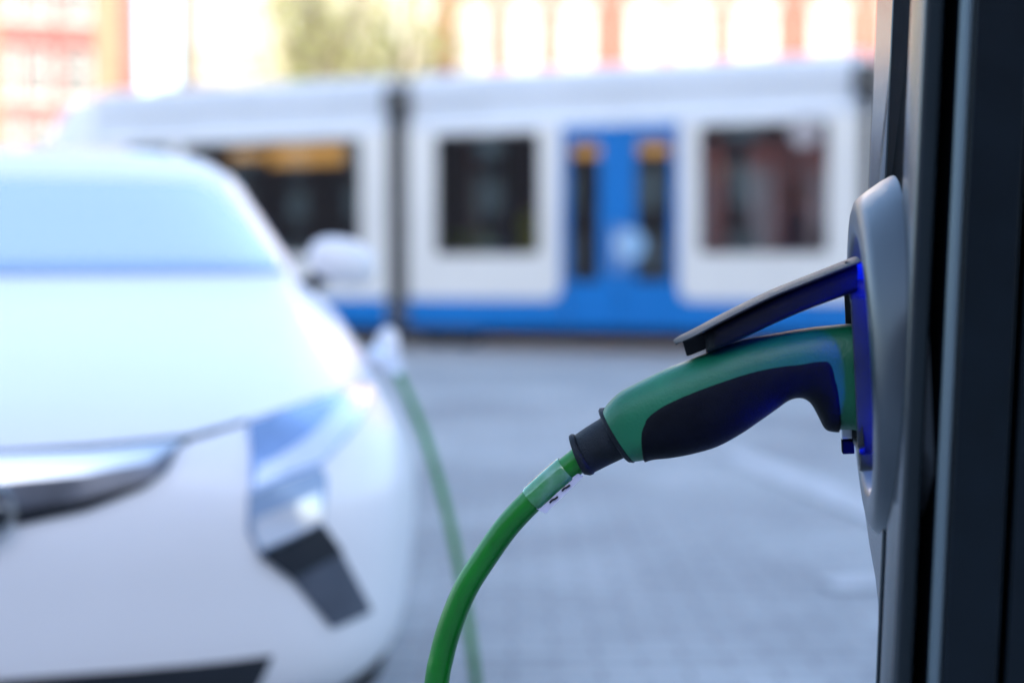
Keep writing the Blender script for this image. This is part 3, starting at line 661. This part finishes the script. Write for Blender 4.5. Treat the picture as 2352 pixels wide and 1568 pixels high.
MB().box(tw(T_(560), -2.05, 1.9), TD, TN, Z, T_(860) - T_(560), .03, 1.3).build('added_dark_board', M['seat'], tram)  # second added board, blocks bright view through the left car
def person(px, o, coat, label, hs=0.0, turn=0, group=None):
    """standing passenger: one continuous skinned body with a coat and hair as children"""
    b = tw(T_(px), o, .36); r = empty('passenger', b, label, 'person', group)
    J = [((0, 0, .92), .13), ((0, 0, 1.12), .12), ((0, 0, 1.36), .155), ((0, 0, 1.46), .07), ((0, 0, 1.52), .06), ((0, .0, 1.60), .088), ((0, .01, 1.69), .078),
         ((0, .1, .86), .09), ((.01, .11, .48), .062), ((0, .11, .08), .042), ((.12, .12, .05), .035), ((0, -.1, .86), .09), ((.01, -.11, .48), .062), ((0, -.11, .08), .042), ((.12, -.12, .05), .035),
         ((0, .19, 1.38), .062), ((.02, .25, 1.10), .045), ((.12, .22, .88), .034), ((.17, .21, .80), .036), ((0, -.19, 1.38), .062), ((.02, -.25, 1.10), .045), ((.12, -.22, .88), .034), ((.17, -.21, .80), .036)]
    E = [(0, 1), (1, 2), (2, 3), (3, 4), (4, 5), (5, 6), (0, 7), (7, 8), (8, 9), (9, 10), (0, 11), (11, 12), (12, 13), (13, 14), (2, 15), (15, 16), (16, 17), (17, 18), (2, 19), (19, 20), (20, 21), (21, 22)]
    me = D.meshes.new('body'); me.from_pydata([Matrix.Rotation(turn, 3, 'Z') @ Vector(p) for p, _ in J], E, []); me.materials.append(M['skin'])
    o_ = D.objects.new('body', me); COL.objects.link(o_); o_.parent = r
    sk = o_.modifiers.new('skin', 'SKIN'); 
    for v, (_, rad) in zip(me.skin_vertices[0].data, J): v.radius = (rad, rad)
    me.skin_vertices[0].data[0].use_root = True; ss = o_.modifiers.new('sub', 'SUBSURF'); ss.levels = ss.render_levels = 1; sk.use_smooth_shade = True
    q = []
    for z, rx, ry in ((.55, .16, .2), (.8, .17, .21), (1.1, .15, .20), (1.35, .15, .25), (1.44, .10, .14), (1.47, .08, .08)):
        q.append([b + Matrix.Rotation(turn, 3, 'Z') @ Vector((rx * math.cos(a), ry * math.sin(a), z)) for a in [2 * math.pi * k / 20 for k in range(20)]])
    MB().loft(q).build('coat', coat, r, ang=60)
    q = [[b + Vector((rr * math.cos(a) - .015, rr * math.sin(a), z)) for a in [2 * math.pi * k / 16 for k in range(16)]] for z, rr in ((1.58, .10), (1.66, .106), (1.74, .095), (1.79, .05), (1.80, .01))]
    MB().loft(q).build('hair', M['hair'], r, ang=60)
    return r
person(795, -.9, M['cloth1'], 'passenger in a red coat in the tram, by the window left of the black joint')
person(1795, -1.0, M['cloth2'], 'passenger in a violet coat standing in the tram right of the blue doors')
person(1198, -.34, mat('hi_vis_vest', (.72, .80, .03), .7), 'passenger in a yellow-green top in the tram, just left of the blue doors', turn=.5)

# ------------------------------------------------------------ buildings
def building(name, label, p0, p1, depth, H, wallm, trimm, cols, rows, group=None, roofm=None, sill=True, panem='blind', quoin=None, gable=0, fw_=.12):
    """p0,p1: ground ends of the facade facing the camera; cols: list of (a,b) window spans in metres; rows: (z0,z1)"""
    p0, p1 = Vector((*p0, 0)), Vector((*p1, 0)); d = (p1 - p0).normalized(); n = Vector((d.y, -d.x, 0)); L = (p1 - p0).length
    r = empty(name, p0, label, 'building', group)
    q = lambda t, o, z: p0 + d * t + n * o + Z * z
    mb = MB(); holes = [(a, b, c, e) for a, b in cols for c, e in rows]
    ts = sorted({0, L, *[h[0] for h in holes], *[h[1] for h in holes]}); zs = sorted({0, H, *[h[2] for h in holes], *[h[3] for h in holes]})
    for a, b in zip(ts, ts[1:]):
        for c, e in zip(zs, zs[1:]):
            m_, n_ = (a + b) / 2, (c + e) / 2
            if any(h[0] < m_ < h[1] and h[2] < n_ < h[3] for h in holes): continue
            mb.add([q(a, 0, c), q(b, 0, c), q(b, 0, e), q(a, 0, e)], [(0, 1, 2, 3)])
    for a, b, c, e in holes:      # reveals
        mb.add([q(a, 0, c), q(b, 0, c), q(b, 0, e), q(a, 0, e), q(a, -.2, c), q(b, -.2, c), q(b, -.2, e), q(a, -.2, e)], [(0, 4, 5, 1), (1, 5, 6, 2), (2, 6, 7, 3), (3, 7, 4, 0)])
    mb.add([q(0, 0, 0), q(L, 0, 0), q(L, 0, H), q(0, 0, H), q(0, -depth, 0), q(L, -depth, 0), q(L, -depth, H), q(0, -depth, H)], [(1, 5, 6, 2), (0, 3, 7, 4), (4, 7, 6, 5), (3, 2, 6, 7)])
    mb.build('wall', wallm, r, smooth=False)
    for a, b, c, e in holes:
        g = MB()
        for x0, x1, z0, z1 in ((a, a + fw_, c, e), (b - fw_, b, c, e), (a + fw_, b - fw_, c, c + fw_), (a + fw_, b - fw_, e - fw_, e), ((a + b) / 2 - fw_ / 3, (a + b) / 2 + fw_ / 3, c + fw_, e - fw_)):
            g.box(q((x0 + x1) / 2, -.12, (z0 + z1) / 2), d, n, Z, (x1 - x0) / 2, .05, (z1 - z0) / 2)
        g.box(q((a + b) / 2 - (b - a) / 4 + .01, -.12, c + (e - c) * .62), d, n, Z, (b - a) / 4 - .055, .04, .035); g.box(q((a + b) / 2 + (b - a) / 4 - .01, -.12, c + (e - c) * .62), d, n, Z, (b - a) / 4 - .055, .04, .035)
        f = g.build('window_frame', M['wframe'], r, smooth=False)
        MB().add([q(a, -.17, c), q(b, -.17, c), q(b, -.17, e), q(a, -.17, e)], [(0, 1, 2, 3)]).build('pane', M[panem], f, smooth=False)
        if sill:
            MB().box(q((a + b) / 2, .05, c - .08), d, n, Z, (b - a) / 2 + .1, .08, .07).build('sill', M['stone'], r, smooth=False)
            MB().box(q((a + b) / 2, .02, e + .15), d, n, Z, (b - a) / 2 + .1, .04, .14).build('lintel', trimm, r, smooth=False)
    if quoin:
        for t in quoin: MB().box(q(t, .04, H / 2), d, n, Z, .28, .08, H / 2 - .01).build('corner_pilaster', M['ochre'], r, smooth=False)
    MB().box(q(L / 2, .1, H + .1), d, n, Z, L / 2 + .2, .3, .15).build('cornice', M['stone'], r, smooth=False)
    if gable:
        MB().add([q(-.1, .3, H + .252), q(L + .1, .3, H + .252), q(L + .1, -depth - .3, H + .252), q(-.1, -depth - .3, H + .252), q(-.1, -depth / 2, H + gable), q(L + .1, -depth / 2, H + gable)],
                 [(0, 1, 5, 4), (2, 3, 4, 5), (1, 2, 5), (3, 0, 4), (0, 3, 2, 1)]).build('roof', roofm, r, smooth=False)
    else: MB().box(q(L / 2, -depth / 2, H + .31), d, n, Z, L / 2 - .1, depth / 2 - .1, .06).build('roof', roofm or M['slate'], r, smooth=False)
    return r
def gx(px, Y): return (px - 1176) / F * Y
Yo = 34.
# orange brick terrace, three houses wide, on the right
bx = lambda px: gx(px, Yo) - gx(1000, Yo)
spans = [(1052, 1122), (1172, 1238), (1288, 1360), (1440, 1508), (1542, 1628), (1678, 1774), (1856, 1936), (2020, 2120), (2160, 2260)]
rows_o = [(.9, 3.1), (4.3, 7.15), (8.1, 10.6), (11.6, 13.6)]
for i, (a, b, lab) in enumerate(((1000, 1400, 'orange brick house above the joint and left tram window, beside the cream house'), (1400, 1822, 'orange brick house above the blue tram doors, middle of the brick row'), (1822, 2300, 'orange brick house above the right end of the tram, beside the charging post'))):
    cs = [(gx(p, Yo) - gx(a, Yo), gx(q, Yo) - gx(a, Yo)) for p, q in spans if a <= p < b]
    building('brick_house', lab, (gx(a, Yo) + (.0 if i == 0 else .02), Yo), (gx(b, Yo), Yo), 9, 14.5, M['orgbrick'], M['stone'], cs, rows_o, 'orange brick terrace houses', M['rooft'])
Yc = 46.
cs = [(gx(p, Yc) - gx(415, Yc), gx(q, Yc) - gx(415, Yc)) for p, q in ((450, 520), (560, 625), (670, 730), (775, 835), (880, 935), (975, 1030))]
building('cream_house', 'cream rendered house behind the yellow-green trees', (gx(415, Yc), Yc), (gx(1060, Yc), Yc), 10, 15, M['cream'], M['stone'], cs, [(1, 3.4), (4.6, 7.0), (8.2, 10.6), (11.6, 13.6)], None, M['rooft'], gable=3)
Yr = 38.
cs = [(gx(p, Yr) - gx(-330, Yr), gx(q, Yr) - gx(-330, Yr)) for p, q in ((-290, -250), (-220, -170), (-130, -80), (38, 74), (90, 146), (172, 234))]
building('red_brick_house', 'tall red brick house at the far left beyond the car roof', (gx(-330, Yr), Yr - 1.6), (gx(286, Yr) + .25, Yr + .9), 9, 15.5, M['redbrick'], M['redbrick'], cs, [(.9, 2.7), (3.9, 5.1), (5.6, 6.9), (7.7, 9.0), (10.0, 11.6), (12.4, 13.6)], None, M['rooft'], panem='dimpane', fw_=.07, quoin=(.3, gx(10, Yr) - gx(-330, Yr), gx(272, Yr) - gx(-330, Yr)))
Yk = 30.
building('kiosk', 'low brick kiosk with dark roof behind the tram, under the trees', (gx(330, Yk), Yk), (gx(720, Yk), Yk), 4, 4.2, M['cream'], M['stone'], [(.6, 1.6), (2.0, 3.0)], [(1.0, 3.0)], None, M['rooft'], gable=.95)
# unseen building added behind the camera to keep the street in shade
building('added_shade_house', 'long unseen brown brick building added behind the photographer to shade the street', (60, -30), (-150, -30), 8, 22.0, M['dbrick'], M['stone'], [(3 + k * 6, 5 + k * 6) for k in range(34)], [(1, 3), (4.4, 6.6), (7.8, 10), (11.4, 13.6)], None, M['slate'], sill=False, panem='pane')

# ------------------------------------------------------------ trees
def tree(x, y, h, label, spread, n, seed, lean=0):
    rnd = random.Random(seed); r = empty('street_tree', (x, y, 0), label, 'tree', 'street trees behind the tram')
    tk = MB(); top = Vector((x + lean, y, h * .55)); base = Vector((x, y, -.02))
    tk.tube([base, base.lerp(top, .3) + Vector((.08, 0, 0)), base.lerp(top, .7) - Vector((.06, 0, 0)), top], [.24, .19, .15, .10], 12)
    ends = []
    for k in range(14):
        s = base.lerp(top, .45 + .55 * k / 13); a = rnd.uniform(0, 6.28); L = rnd.uniform(.4, 1) * spread
        e = s + Vector((math.cos(a) * L, math.sin(a) * L, rnd.uniform(.15, .42) * h)); m_ = s.lerp(e, .5) + Vector((0, 0, -.2)); tk.tube([s, m_, e], [.07, .045, .015], 7); ends += [m_, e, s.lerp(e, .75)]
    tk.build('trunk', M['bark'], r)
    cr = MB()
    for k in range(n):
        c = rnd.choice(ends) + Vector([rnd.gauss(0, .42) for _ in range(3)])
        for _ in range(7):
            p = c + Vector([rnd.gauss(0, .16) for _ in range(3)]); d1 = Vector([rnd.gauss(0, 1) for _ in range(3)]).normalized(); d2 = d1.orthogonal().normalized(); s = rnd.uniform(.05, .10)
            cr.add([p - d1 * s, p + d2 * s * .6, p + d1 * s, p - d2 * s * .6], [(0, 1, 2, 3)])
    cr.build('crown', M['leaf'], r, smooth=False)
tree(gx(690, 31), 31, 10.5, 'yellow-green street tree behind the tram, left one before the cream house', 1.6, 260, 3)
tree(gx(775, 28), 28, 9.5, 'yellow-green street tree behind the tram, in the middle before the cream house', 1.5, 300, 8)
tree(gx(925, 32), 32, 10.0, 'sparse street tree where the cream house meets the orange bricks', 1.5, 220, 12)
